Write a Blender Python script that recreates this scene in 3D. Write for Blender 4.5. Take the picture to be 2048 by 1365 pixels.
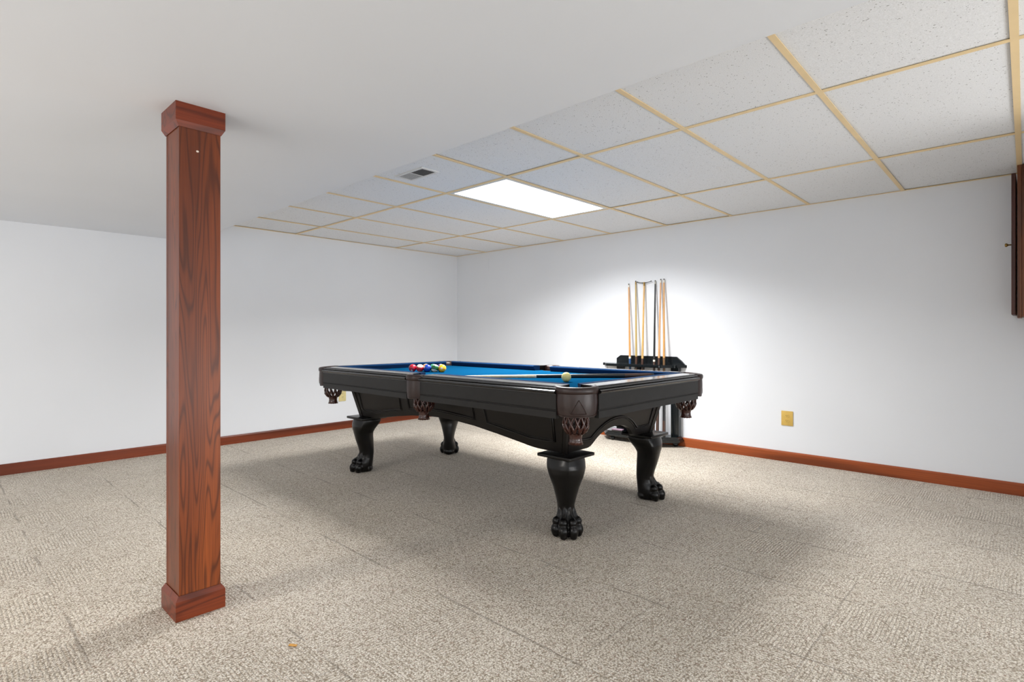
import bpy, bmesh, math, random
from mathutils import Vector, Matrix
random.seed(7)
PI = math.pi
S = bpy.context.scene
for o in list(bpy.data.objects): bpy.data.objects.remove(o)
COL = S.collection

# ------------------------------------------------------------------ camera
cam_d = bpy.data.cameras.new('camera'); cam = bpy.data.objects.new('camera', cam_d); COL.objects.link(cam)
cam.location = (-4.7672, -5.4516, 1.0269)
cam.rotation_euler = (PI/2, 0, math.radians(43.115-90))
cam_d.sensor_width = 36; cam_d.lens = 19.285; cam_d.shift_y = -0.0061; cam_d.clip_start = .02
S.camera = cam
# ------------------------------------------------------------------ colour, world, lights
S.view_settings.view_transform = 'Standard'; S.view_settings.look = 'None'
S.view_settings.gamma = 1; S.view_settings.exposure = 0.68
try: S.view_settings.use_curve_mapping = False
except Exception: pass
w = bpy.data.worlds.new('world'); S.world = w; w.use_nodes = True
w.node_tree.nodes['Background'].inputs[0].default_value = (.9, .95, 1, 1)
w.node_tree.nodes['Background'].inputs[1].default_value = 0.05
LENS_STRENGTH = 3.0
def area(name, loc, rot, sx, sy, power, color=(1, 1, 1)):
    l = bpy.data.lights.new(name, 'AREA'); l.shape = 'RECTANGLE'; l.size = sx; l.size_y = sy
    l.energy = power; l.color = color
    o = bpy.data.objects.new(name, l); COL.objects.link(o); o.location = loc; o.rotation_euler = rot
    return o
# added fill lights at invented windows, and one lamp, behind and beside the camera
UP = (PI, 0, 0); TILT = (math.radians(140), 0, 0)
area('added_fill_light', (-5.2, -9.45, 1.0), (math.radians(90), 0, 0), 5.0, 1.6, 30, (.95, .98, 1))
area('added_fill_light', (-8.85, -5.2, 1.0), (math.radians(90), 0, math.radians(-90)), 5.0, 1.6, 20, (1, .98, .95))
# added uplights near the floor, out of view, to brighten ceiling and walls
area('added_uplight', (-6.3, -7.5, .12), TILT, 3.4, 2.6, 44, (1, 1, 1))
area('added_uplight', (-7.3, -3.0, .12), UP, 2.4, 3.6, 32, (1, 1, 1))
area('added_uplight', (-1.7, -7.9, .12), TILT, 2.8, 2.2, 80, (1, 1, 1))
area('ceiling_lamp_light', (-6.6, -2.75, 1.80), (0, 0, 0), .36, .36, 36, (1, .95, .88))
l = area('fluorescent_light', (-1.5737, -2.6803, 2.0525), (0, 0, 0), 1.10, .49, 47, (1, 1, .995)); l.data.spread = math.radians(148)

# ------------------------------------------------------------------ node helpers
def srgb(r, g, b, a=1):
    f = lambda c: (c/255/12.92) if c/255 <= .04045 else ((c/255+.055)/1.055)**2.4
    return (f(r), f(g), f(b), a)
class NT:
    def __init__(s, name):
        s.m = bpy.data.materials.new(name); s.m.use_nodes = True
        s.t = s.m.node_tree; s.n = s.t.nodes; s.bsdf = s.n['Principled BSDF']; s._o = None
    def node(s, kind, **kw):
        nd = s.n.new(kind)
        for k, v in kw.items():
            if k.startswith('i_'):
                key = k[2:]; key = int(key) if key.isdigit() else key.replace('_', ' ')
                s.set(nd.inputs[key], v)
            else: setattr(nd, k, v)
        return nd
    def set(s, inp, v):
        if hasattr(v, 'is_output') or isinstance(v, bpy.types.NodeSocket): s.t.links.new(v, inp)
        else: inp.default_value = v
    def math(s, op, a, b=0.0, c=None, clamp=False):
        nd = s.node('ShaderNodeMath', operation=op); nd.use_clamp = clamp
        s.set(nd.inputs[0], a); s.set(nd.inputs[1], b)
        if c is not None: s.set(nd.inputs[2], c)
        return nd.outputs[0]
    def obj(s): return s.node('ShaderNodeTexCoord').outputs['Object']
    def pos(s): return s.node('ShaderNodeNewGeometry').outputs['Position']
    def mapv(s, v, scale=(1, 1, 1), loc=(0, 0, 0)):
        nd = s.node('ShaderNodeMapping'); s.set(nd.inputs['Vector'], v)
        nd.inputs['Scale'].default_value = scale; nd.inputs['Location'].default_value = loc
        return nd.outputs[0]
    def noise(s, v, scale, detail=3, rough=.5, out='Fac', dist=0):
        nd = s.node('ShaderNodeTexNoise'); s.set(nd.inputs['Vector'], v)
        nd.inputs['Scale'].default_value = scale; nd.inputs['Detail'].default_value = detail
        nd.inputs['Roughness'].default_value = rough; nd.inputs['Distortion'].default_value = dist
        return nd.outputs[out]
    def ramp(s, f, stops):
        nd = s.node('ShaderNodeValToRGB'); s.set(nd.inputs[0], f)
        e = nd.color_ramp.elements
        while len(e) < len(stops): e.new(.5)
        for el, (p, c) in zip(e, stops): el.position = p; el.color = c
        return nd.outputs[0]
    def mix(s, f, a, b, mode='MIX'):
        nd = s.node('ShaderNodeMix', data_type='RGBA', blend_type=mode)
        s.set(nd.inputs['Factor'], f); s.set(nd.inputs[6], a); s.set(nd.inputs[7], b)
        return nd.outputs[2]
    def bump(s, h, strength=.3, dist=.002):
        nd = s.node('ShaderNodeBump'); s.set(nd.inputs['Height'], h)
        nd.inputs['Strength'].default_value = strength; nd.inputs['Distance'].default_value = dist
        s.t.links.new(nd.outputs[0], s.bsdf.inputs['Normal'])
    def fin(s, col=None, rough=None, **kw):
        if col is not None: s.set(s.bsdf.inputs['Base Color'], col)
        if rough is not None: s.set(s.bsdf.inputs['Roughness'], rough)
        for k, v in kw.items(): s.set(s.bsdf.inputs[k.replace('_', ' ')], v)
        return s.m
def plain(name, col, rough=.5, var=.06, scale=20, bump=0, **kw):
    t = NT(name); v = t.obj(); n = t.noise(v, scale, 3)
    a = tuple(c*(1-var) for c in col[:3])+(1,); b = tuple(min(1, c*(1+var)) for c in col[:3])+(1,)
    if bump: t.bump(n, bump, .001)
    return t.fin(t.ramp(n, [(.3, a), (.7, b)]), rough, **kw)

# ------------------------------------------------------------------ materials
M = {}
def m_wall(name, c):
    t = NT(name); p = t.pos()
    n = t.noise(p, 1.3, 2); f = t.noise(p, 90, 4)
    col = t.ramp(n, [(.3, tuple(x*.975 for x in c[:3])+(1,)), (.7, c)])
    t.bump(f, .12, .001)
    return t.fin(col, .62)
M['wall'] = m_wall('wall_paint', srgb(234, 237, 242))
M['soffit'] = m_wall('soffit_paint', srgb(229, 233, 239))
def m_tile():
    t = NT('ceiling_tile_fissured'); p = t.pos()
    vo = t.node('ShaderNodeTexVoronoi', i_Scale=95.0); t.set(vo.inputs['Vector'], p)
    n = t.noise(p, 55, 2)
    hole = t.math('LESS_THAN', vo.outputs['Distance'], t.math('MULTIPLY', t.math('SUBTRACT', n, .40, clamp=True), 1.0))
    f = t.noise(p, 260, 3)
    base = t.ramp(f, [(.25, srgb(222, 224, 226)), (.7, srgb(244, 246, 249))])
    col = t.mix(t.math('MULTIPLY', hole, .62), base, srgb(110, 108, 104))
    t.bump(t.math('SUBTRACT', f, hole), .5, .0015)
    return t.fin(col, .9)
M['tile'] = m_tile()
M['tee'] = plain('ceiling_grid_tan', srgb(238, 212, 164), .5, .04, 8)
def m_wood(name, dark, mid, light, rough=.38, axis='z', s=1.0, amp=55, coat=.12):
    t = NT(name); v = t.obj()
    sc = {'z': (7, 7, .55), 'x': (.55, 7, 7), 'y': (7, .55, 7)}[axis]
    fine = {'z': (170, 170, 3.5), 'x': (3.5, 170, 170), 'y': (170, 3.5, 170)}[axis]
    n = t.noise(t.mapv(v, tuple(a*s for a in sc)), 1.0, 2, .45, dist=.25)
    g = t.math('MULTIPLY_ADD', t.math('SINE', t.math('MULTIPLY', n, amp)), .5, .5)
    g = t.math('POWER', g, 3.5)
    f = t.noise(t.mapv(v, fine), 1.0, 3, .6)
    blot = t.noise(t.mapv(v, tuple(a*s*.55 for a in sc)), 1.0, 2)
    base = t.ramp(blot, [(.3, dark), (.52, mid), (.74, light)])
    c1 = t.mix(t.math('MULTIPLY', g, .62), base, tuple(x*.33 for x in dark[:3])+(1,))
    c2 = t.mix(t.math('MULTIPLY', t.ramp(f, [(.35, (1, 1, 1, 1)), (.62, (0, 0, 0, 1))]), .35), c1, tuple(x*.5 for x in dark[:3])+(1,))
    t.bump(f, .12, .0006)
    return t.fin(c2, rough, Coat_Weight=coat, Coat_Roughness=.25, Specular_IOR_Level=.35)
M['post_wood'] = m_wood('red_brown_fir', srgb(92, 40, 14), srgb(130, 60, 20), srgb(176, 88, 32), amp=150, s=1.35)
M['post_wood_x'] = m_wood('red_brown_fir_horizontal', srgb(104, 40, 16), srgb(128, 52, 22), srgb(150, 66, 28), axis='x', amp=60)
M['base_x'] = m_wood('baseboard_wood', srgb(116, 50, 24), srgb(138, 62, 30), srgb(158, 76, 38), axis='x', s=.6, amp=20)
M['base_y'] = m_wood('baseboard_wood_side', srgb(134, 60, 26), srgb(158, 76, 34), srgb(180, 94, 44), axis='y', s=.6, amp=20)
M['cab_wood'] = m_wood('cabinet_wood', srgb(96, 50, 20), srgb(122, 66, 28), srgb(140, 80, 36), amp=30)
M['door_wood'] = m_wood('cabinet_door_wood', srgb(70, 30, 20), srgb(84, 38, 26), srgb(96, 46, 32), amp=25)
def m_carpet():
    t = NT('berber_carpet'); p = t.pos()
    sep = t.node('ShaderNodeSeparateXYZ'); t.set(sep.inputs[0], p)
    X, Y = sep.outputs[0], sep.outputs[1]
    wob = t.math('MULTIPLY', t.math('SUBTRACT', t.noise(p, 9, 2), .5), .016)
    B = .26
    bx = t.math('FLOOR', t.math('DIVIDE', t.math('ADD', X, wob), B)); by = t.math('FLOOR', t.math('DIVIDE', t.math('ADD', Y, wob), B))
    chk = t.math('ABSOLUTE', t.math('MODULO', t.math('ADD', bx, by), 2.0))
    PITCH = .0125
    rx = t.math('ABSOLUTE', t.math('SINE', t.math('MULTIPLY', t.math('ADD', X, wob), PI/PITCH)))
    ry = t.math('ABSOLUTE', t.math('SINE', t.math('MULTIPLY', t.math('ADD', Y, wob), PI/PITCH)))
    # along-rib loops
    lx = t.math('ABSOLUTE', t.math('SINE', t.math('MULTIPLY', X, PI/.008)))
    ly = t.math('ABSOLUTE', t.math('SINE', t.math('MULTIPLY', Y, PI/.008)))
    def mixf(a, b): return t.math('ADD', t.math('MULTIPLY', a, chk), t.math('MULTIPLY', b, t.math('SUBTRACT', 1.0, chk)))
    rib = mixf(rx, ry); loop = mixf(ly, lx)
    # strength of the rib pattern varies across the floor
    var = t.ramp(t.noise(p, 1.7, 2), [(.36, (.3, .3, .3, 1)), (.6, (1, 1, 1, 1))])
    vo = t.node('ShaderNodeTexVoronoi', i_Scale=190.0); t.set(vo.inputs['Vector'], p)
    cell = vo.outputs['Distance']
    crnd = t.node('ShaderNodeSeparateColor'); t.set(crnd.inputs[0], vo.outputs['Color'])
    n2 = t.noise(p, 330, 2)
    h = t.math('ADD', t.math('MULTIPLY', t.math('MULTIPLY', rib, var), .9), t.math('ADD', t.math('MULTIPLY', t.math('SUBTRACT', 1.0, cell), .8), t.math('MULTIPLY', loop, .25)))
    # block seams
    ex = t.math('ABSOLUTE', t.math('SUBTRACT', t.math('FRACT', t.math('DIVIDE', t.math('ADD', X, wob), B*2)), .5))
    ey = t.math('ABSOLUTE', t.math('SUBTRACT', t.math('FRACT', t.math('DIVIDE', t.math('ADD', Y, wob), B*2)), .5))
    seam_n = t.ramp(t.noise(p, 3.1, 1), [(.46, (0, 0, 0, 1)), (.56, (1, 1, 1, 1))])
    seam = t.math('MULTIPLY', t.math('MAXIMUM', t.math('LESS_THAN', ex, .008), t.math('MULTIPLY', t.math('LESS_THAN', ey, .006), .6)), seam_n)
    h = t.math('SUBTRACT', h, t.math('MULTIPLY', seam, 1.3))
    base = t.ramp(crnd.outputs[0], [(0, srgb(190, 178, 158)), (.3, srgb(222, 213, 197)), (.75, srgb(236, 228, 214)), (1, srgb(248, 243, 233))])
    pit = t.ramp(t.noise(p, 250, 1), [(.34, (1, 1, 1, 1)), (.43, (0, 0, 0, 1))])
    base = t.mix(t.math('MULTIPLY', pit, .42), base, srgb(104, 90, 70))
    rust = t.math('MULTIPLY', t.math('GREATER_THAN', crnd.outputs[1], .955), .45)
    col = t.mix(rust, base, srgb(150, 96, 66))
    dark = t.ramp(cell, [(.40, (1, 1, 1, 1)), (.78, (.40, .35, .29, 1))])
    col = t.mix(1.0, col, dark, 'MULTIPLY')
    ribd = t.math('MULTIPLY', t.math('MULTIPLY', t.ramp(rib, [(.0, (1, 1, 1, 1)), (.5, (0, 0, 0, 1))]), var), .68)
    col = t.mix(ribd, col, srgb(112, 98, 78))
    col = t.mix(t.math('MULTIPLY', seam, .5), col, srgb(92, 80, 64))
    big = t.ramp(t.noise(p, .9, 2), [(.3, (.93, .93, .94, 1)), (.7, (1, .985, .97, 1))])
    col = t.mix(1.0, col, big, 'MULTIPLY')
    t.bump(h, .75, .004)
    return t.fin(col, .95, Sheen_Weight=.15, Sheen_Roughness=.6)
M['carpet'] = m_carpet()
def m_black(name, c, rough=.3, coat=.3):
    t = NT(name); v = t.obj(); n = t.noise(t.mapv(v, (4, 4, 4)), 6, 3)
    col = t.ramp(n, [(.3, tuple(x*.8 for x in c[:3])+(1,)), (.7, c)])
    return t.fin(col, rough, Coat_Weight=coat, Coat_Roughness=.18, Specular_IOR_Level=.3)
M['apron'] = m_black('charcoal_satin_rail_paint', srgb(32, 31, 30), .45, .05)
M['rail'] = m_black('polished_black_rail', srgb(14, 12, 11), .2, .7)
M['body'] = m_black('espresso_cabinet', srgb(17, 13, 10), .42, .04)
M['bead'] = m_black('espresso_bead', srgb(10, 8, 7), .3, .2)
M['leg'] = m_black('black_satin_leg', srgb(6, 5, 5), .3, .08)
def m_felt():
    t = NT('blue_billiard_cloth'); v = t.obj(); n = t.noise(v, 420, 3); b = t.noise(v, 5, 2)
    c = t.mix(t.math('MULTIPLY', n, .5), srgb(6, 56, 88), srgb(16, 76, 110))
    c = t.mix(t.math('MULTIPLY', b, .25), c, srgb(10, 62, 96))
    t.bump(n, .3, .0006)
    return t.fin(c, 1.0, Specular_IOR_Level=.0)
M['felt'] = m_felt()
M['cushion'] = plain('blue_cushion_cloth', srgb(10, 46, 82), .95, .1, 300, .2, Specular_IOR_Level=.15)
M['leather'] = plain('brown_pocket_leather', srgb(40, 24, 21), .36, .2, 60, .25)
M['net'] = plain('glossy_net_leather', srgb(58, 25, 17), .25, .2, 40, .2, Coat_Weight=.4)
M['emboss'] = plain('embossed_leather_line', srgb(40, 26, 24), .3)
M['brass'] = plain('worn_brass', srgb(150, 118, 62), .35, .15, 50, Metallic=.8)
M['gold_plate'] = plain('gold_toned_plate', srgb(214, 178, 92), .4, .05, 30)
M['ivory_plate'] = plain('ivory_plate', srgb(222, 208, 150), .4, .04, 30)
M['slot'] = plain('dark_slot', srgb(70, 50, 26), .6)
M['white_metal'] = plain('white_enamel', srgb(222, 222, 220), .4, .02)
M['vent_grey'] = plain('vent_grey_slats', srgb(196, 196, 194), .5, .05)
M['vent_dark'] = plain('vent_dark_slats', srgb(120, 120, 120), .5, .1)
M['duct'] = plain('dark_duct', srgb(40, 40, 40), .8)
M['rack'] = m_black('blue_black_rack_lacquer', srgb(20, 25, 28), .2, .4)
M['iron'] = plain('black_iron', srgb(24, 22, 22), .4, .1)
M['box_pink'] = plain('mauve_card', srgb(168, 140, 158), .5, .15, 60)
M['gloss_black'] = plain('gloss_black_plastic', srgb(14, 14, 18), .08, .1, Coat_Weight=.6)
def cuewood(name, c): return plain(name, c, .3, .1, 12, Coat_Weight=.3)
M['cue_orange'] = cuewood('cue_orange_maple', srgb(202, 146, 84))
M['cue_olive'] = cuewood('cue_olive_wood', srgb(176, 150, 88))
M['cue_tan'] = cuewood('cue_tan_maple', srgb(208, 164, 98))
M['cue_black'] = cuewood('cue_black_lacquer', srgb(18, 18, 20))
M['cue_peach'] = cuewood('cue_peach_maple', srgb(212, 160, 110))
M['cue_amber'] = cuewood('cue_amber_maple', srgb(204, 150, 84))
M['cue_pale'] = cuewood('cue_pale_maple', srgb(226, 204, 166))
M['cue_brown'] = cuewood('cue_dark_brown_butt', srgb(64, 36, 22))
M['cue_ribbed'] = cuewood('cue_ribbed_brown_butt', srgb(110, 78, 44))
M['cue_blue'] = cuewood('cue_blue_wrap', srgb(22, 66, 112))
M['ferrule'] = cuewood('cue_ferrule_white', srgb(226, 220, 206))
M['ferrule_grey'] = cuewood('cue_ferrule_grey', srgb(170, 166, 150))
M['tip'] = cuewood('cue_tip_dark', srgb(30, 32, 34))
M['paint'] = plain('white_paint_spot', srgb(232, 220, 206), .6)
M['chip'] = plain('amber_chip', srgb(208, 152, 70), .5)
lm = NT('glowing_diffuser')
lm.bsdf.inputs['Base Color'].default_value = (.9, .9, .9, 1)
sp = lm.node('ShaderNodeSeparateXYZ'); lm.set(sp.inputs[0], lm.obj())
# two tubes behind the prismatic lens: slightly brighter along each tube
tube = lm.math('COSINE', lm.math('MULTIPLY', sp.outputs[1], 2*PI/.29))
lm.set(lm.bsdf.inputs['Emission Strength'], lm.math('MULTIPLY_ADD', tube, -LENS_STRENGTH*.12, LENS_STRENGTH))
lm.bsdf.inputs['Emission Color'].default_value = (1, .99, .97, 1)
M['lens'] = lm.m
M['soft_lamp'] = plain('frosted_glass_lamp', srgb(240, 236, 228), .4)

# ------------------------------------------------------------------ mesh helpers
def link(name, me, mat=None, parent=None, smooth=False):
    o = bpy.data.objects.new(name, me); COL.objects.link(o)
    if mat is not None and not me.materials: me.materials.append(mat)
    if parent: o.parent = parent
    if smooth:
        for p in me.polygons: p.use_smooth = True
    return o
def bm_obj(name, bm, mat, parent=None, smooth=False, auto=None):
    bmesh.ops.recalc_face_normals(bm, faces=bm.faces)
    me = bpy.data.meshes.new(name); bm.to_mesh(me); bm.free()
    o = link(name, me, mat, parent, smooth or auto is not None)
    if auto is not None: me.set_sharp_from_angle(angle=math.radians(auto))
    return o
def add_box(bm, lo, hi, bev=0, seg=1, mi=0):
    vs = [bm.verts.new((x, y, z)) for x in (lo[0], hi[0]) for y in (lo[1], hi[1]) for z in (lo[2], hi[2])]
    F = [(0, 1, 3, 2), (4, 6, 7, 5), (0, 4, 5, 1), (2, 3, 7, 6), (0, 2, 6, 4), (1, 5, 7, 3)]
    fs = [bm.faces.new([vs[i] for i in f]) for f in F]
    for f in fs: f.material_index = mi
    if bev:
        es = list({e for f in fs for e in f.edges})
        bmesh.ops.bevel(bm, geom=es, offset=bev, segments=seg, affect='EDGES', profile=.5)
def box(name, lo, hi, mat, parent=None, bev=0, seg=1):
    bm = bmesh.new(); add_box(bm, lo, hi, bev, seg); return bm_obj(name, bm, mat, parent)
def add_prism(bm, poly, z0, z1):
    a = [bm.verts.new((x, y, z0)) for x, y in poly]; b = [bm.verts.new((x, y, z1)) for x, y in poly]
    n = len(poly)
    bm.faces.new(list(reversed(a))); bm.faces.new(b)
    for i in range(n): bm.faces.new((a[i], a[(i+1) % n], b[(i+1) % n], b[i]))
def add_loft(bm, rings, close=True, cap=True):
    R = [[bm.verts.new(p) for p in r] for r in rings]; n = len(rings[0])
    for i in range(len(R)-1):
        for j in range(n if close else n-1):
            bm.faces.new((R[i][j], R[i][(j+1) % n], R[i+1][(j+1) % n], R[i+1][j]))
    if cap:
        if close:
            bm.faces.new(list(reversed(R[0]))); bm.faces.new(R[-1])
    return R
def add_lathe(bm, prof, n=16, c=(0, 0, 0)):
    rings = [[(c[0]+r*math.cos(2*PI*k/n), c[1]+r*math.sin(2*PI*k/n), c[2]+z) for k in range(n)] for r, z in prof]
    add_loft(bm, rings)
def add_tube(bm, pts, r, n=6, closed=False):
    pts = [Vector(p) for p in pts]; m = len(pts); rings = []
    up = Vector((0.013, .017, 1)).normalized()
    for i, p in enumerate(pts):
        if closed: d = pts[(i+1) % m]-pts[i-1]
        else: d = pts[min(i+1, m-1)]-pts[max(i-1, 0)]
        d.normalize(); u = up - d*up.dot(d)
        if u.length < .05: u = Vector((1, 0, 0)) - d*d.x
        u.normalize(); v = d.cross(u); rr = r[i] if isinstance(r, (list, tuple)) else r
        rings.append([p+u*rr*math.cos(2*PI*k/n)+v*rr*math.sin(2*PI*k/n) for k in range(n)])
    if closed: rings.append(rings[0])
    R = [[bm.verts.new(q) for q in g] for g in (rings[:-1] if closed else rings)]
    if closed: R.append(R[0])
    for i in range(len(R)-1):
        for j in range(n): bm.faces.new((R[i][j], R[i][(j+1) % n], R[i+1][(j+1) % n], R[i+1][j]))
    if not closed: bm.faces.new(list(reversed(R[0]))); bm.faces.new(R[-1])
def empty(name, loc=(0, 0, 0), rz=0, label=None, cat=None, group=None):
    o = bpy.data.objects.new(name, None); COL.objects.link(o); o.location = loc; o.rotation_euler = (0, 0, rz)
    o.empty_display_size = .1
    tag(o, label, cat, group); return o
def tag(o, label=None, cat=None, group=None, kind=None):
    if label: o['label'] = label
    if cat: o['category'] = cat
    if group: o['group'] = group
    if kind: o['kind'] = kind
    return o
def struct(o, label, cat): return tag(o, label, cat, None, 'structure')

# ------------------------------------------------------------------ room shell
H = 2.0548; HS = 1.863; XS = -3.157
XL, YF = -9.0, -9.6
struct(box('floor', (XL, YF, -.1), (0, 0, 0), M['carpet']), 'beige berber carpet floor with woven block pattern under the pool table', 'floor')
struct(box('wall_back', (XL-.1, 0, -.1), (.1, .1, 2.3), M['wall']), 'pale grey painted wall behind the post, left of the corner', 'wall')
struct(box('wall_right', (0, YF-.1, -.1), (.1, 0, 2.3), M['wall']), 'pale grey painted wall right of the corner, behind the cue rack', 'wall')
def window_wall(name, win, label, wlabel, rot, loc, half, w0, w1):  # unseen wall; its windows are added to go with the fill lights
    bm = bmesh.new()      # local: wall along x, room side towards +y
    for lo, hi in (((-half, -.1, -.1), (w0, 0, 2.3)), ((w1, -.1, -.1), (half, 0, 2.3)), ((w0, -.1, -.1), (w1, 0, .15)), ((w0, -.1, 1.84), (w1, 0, 2.3))): add_box(bm, lo, hi)
    o = struct(bm_obj(name, bm, M['wall']), label, 'wall'); o.location = loc; o.rotation_euler = (0, 0, rot)
    wn = struct(empty(win, loc, rot), wlabel, 'window'); bm = bmesh.new()
    n = 3
    for k in range(n+1):
        x = w0+.03+(w1-w0-.06)*k/n; add_box(bm, (x-.03, -.08, .21), (x+.03, -.03, 1.78))
    add_box(bm, (w0, -.08, .15), (w1, -.03, .21)); add_box(bm, (w0, -.08, 1.78), (w1, -.03, 1.84))
    bm_obj('frame', bm, M['white_metal'], wn)
window_wall('wall_front', 'added_window_1', 'pale wall with added wide windows behind the camera', 'added unseen wide window behind the camera', 0, (-4.5, YF, 0), 4.6, -3.3, 1.9)
window_wall('wall_left', 'added_window_2', 'pale wall with added wide windows at the far left end of the room, out of view', 'added unseen wide window at the left end of the room', -PI/2, (XL, -4.8, 0), 4.7, -2.2, 3.0)
# stub wall that carries the cabinet
struct(box('wall_front', (-1.3, -5.85, 0), (0, -5.73, H), M['wall']), 'short pale wall behind the wooden cabinet', 'wall')
# lowered drywall ceiling
struct(box('ceiling', (XL, YF, HS), (XS, 0, HS+.35), M['soffit']), 'smooth lowered drywall ceiling above the wooden post', 'ceiling')
# tiled ceiling: deck above, grid tees and tiles as parts
ceil = struct(box('ceiling', (XS, YF, H+.09), (0, 0, H+.16), M['soffit']), 'suspended white tile ceiling with tan grid bars above the pool table', 'ceiling')
T = .6096; GX = .9641; GY = .5467
xl = [0, -GX, -GX-2*T, XS]; yl = [0]+[-(GY+T*k) for k in range(15)]
FIX = (1, 4); FIX2 = (1, 11)
def tee(lo, hi):
    bm = bmesh.new(); add_box(bm, (lo[0], lo[1], H-.0015), (hi[0], hi[1], H+.0015)); cx = (lo[0]+hi[0])/2; cy = (lo[1]+hi[1])/2
    if hi[0]-lo[0] > hi[1]-lo[1]: add_box(bm, (lo[0], cy-.0012, H+.0015), (hi[0], cy+.0012, H+.04))
    else: add_box(bm, (cx-.0012, lo[1], H+.0015), (cx+.0012, hi[1], H+.04))
    return bm_obj('grid_bar', bm, M['tee'], ceil)
for x in xl[1:3]: tee((x-.012, YF, 0), (x+.012, 0, 0))
for y in yl[1:]:
    if y < YF: break
    xx = [0, -GX, -GX-2*T, XS]
    for a, b in ((0, 1), (1, 2), (2, 3)):
        lo = xx[b]+(.012 if b < 3 else 0); hi = xx[a]-(.012 if a > 0 else 0)
        tee((lo, y-.012, 0), (hi, y+.012, 0))
bm = bmesh.new()
add_box(bm, (XS, -.018, H-.001), (0, -.0005, H+.001)); add_box(bm, (-.018, YF, H-.001), (-.0005, -.018, H+.001))
add_box(bm, (XS, -.002, H+.001), (0, -.0005, H+.02)); add_box(bm, (-.002, YF, H+.001), (-.0005, -.018, H+.02))
bm_obj('wall_angle', bm, M['tee'], ceil)
for c in range(3):
    for r in range(len(yl)-1):
        if (c, r) in (FIX, FIX2): continue
        y1, y0 = yl[r], yl[r+1]
        if y0 < YF: break
        dz = random.choice([0, 0, 0, .0015, .003])
        hi = (xl[c]-.004, y1-.004, H+.018+dz); lo = (xl[c+1]+.004, y0+.004, H+.003+dz)
        box('ceiling_tile', lo, hi, M['tile'], ceil)
# trim strip where drywall edge meets the tiles: corner bead
# baseboards
def baseboard(name, axis, a0, a1, mat, label, segs=1):
    # profile: depth d from wall, z
    prof = [(0.0005, 0), (.014, 0), (.014, .070), (.011, .078), (.006, .081), (.0005, .081)]
    bm = bmesh.new()
    def ring(a): return [((a, -d, z) if axis == 'x' else (-d, a, z)) for d, z in prof]
    add_loft(bm, [ring(a0), ring(a1)])
    return struct(bm_obj(name, bm, mat), label, 'baseboard')
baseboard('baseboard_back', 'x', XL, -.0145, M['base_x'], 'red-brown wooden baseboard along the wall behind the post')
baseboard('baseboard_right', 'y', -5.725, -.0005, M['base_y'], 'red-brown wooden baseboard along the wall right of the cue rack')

# ------------------------------------------------------------------ ceiling light (troffer) and vent
def troffer(cy, label):
    x1, x0 = xl[1], xl[2]; t = empty('ceiling_light', ((x0+x1)/2, cy, H), 0, label, 'ceiling light')
    hx, hy = (x1-x0)/2-.013, T/2-.013
    bm = bmesh.new(); zf = -.0005; zt = .006; wd = .028
    add_box(bm, (-hx, -hy, zf), (hx, -hy+wd, zt)); add_box(bm, (-hx, hy-wd, zf), (hx, hy, zt))
    add_box(bm, (-hx, -hy+wd, zf), (-hx+wd, hy-wd, zt)); add_box(bm, (hx-wd, -hy+wd, zf), (hx, hy-wd, zt))
    bm_obj('frame', bm, M['white_metal'], t)
    box('diffuser', (-hx+wd, -hy+wd, .001), (hx-wd, hy-wd, .004), M['lens'], t)
    box('housing', (-hx, -hy, .0062), (hx, hy, .08), M['white_metal'], t)
    return t
troffer((yl[4]+yl[5])/2, 'lit rectangular fluorescent panel set in the tile ceiling over the pool table')
def vent():
    t = empty('ceiling_vent', (-2.622, -2.606, H+.003), 0, 'white ceiling air vent with light and dark louvre halves in a tile', 'vent')
    hx, hy = .07, .143; wd = .018
    bm = bmesh.new()
    add_box(bm, (-hx, -hy, -.006), (-hx+wd, hy, 0)); add_box(bm, (hx-wd, -hy, -.006), (hx, hy, 0))
    add_box(bm, (-hx+wd, -hy, -.006), (hx-wd, -hy+wd, 0)); add_box(bm, (-hx+wd, hy-wd, -.006), (hx-wd, hy, 0))
    add_box(bm, (-hx+wd, -.004, -.006), (hx-wd, .004, 0))
    bm_obj('frame', bm, M['white_metal'], t)
    box('backing', (-hx+wd, -hy+wd, -.0012), (hx-wd, hy-wd, -.0002), M['duct'], t)
    for half, mat, tilt in ((1, M['vent_grey'], .0045), (-1, M['vent_dark'], -.0018)):
        for k in range(9):
            bm = bmesh.new(); y = half*(.010+k*.0128)
            z0, z1 = -.0052, -.0014
            q = [(-hx+wd, y, z0), (hx-wd, y, z0), (hx-wd, y+half*tilt*1.6+.001, z1), (-hx+wd, y+half*tilt*1.6+.001, z1)]
            a = [bm.verts.new(p) for p in q]; b = [bm.verts.new((p[0], p[1]+(.0085 if half > 0 else .0035), p[2])) for p in q]
            bm.faces.new(a); bm.faces.new(b)
            for i in range(4): bm.faces.new((a[i], a[(i+1) % 4], b[(i+1) % 4], b[i]))
            bm_obj('slat', bm, mat, t)
vent()
# lamps out of view (give the light placed at the top of the script)
def dome(x, y, z, r, label):
    bm = bmesh.new(); add_lathe(bm, [(.001, -.045), (r*.5, -.042), (r*.85, -.028), (r, -.004), (r, 0)], 24, (x, y, z))
    tag(bm_obj('ceiling_lamp', bm, M['soft_lamp'], None, True), label, 'lamp')
dome(-6.6, -2.75, HS-.0005, .17, 'round frosted ceiling lamp out of view left of the post')
dome(-7.0, -6.6, HS-.0005, .17, 'round frosted ceiling lamp out of view behind the camera')

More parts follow.
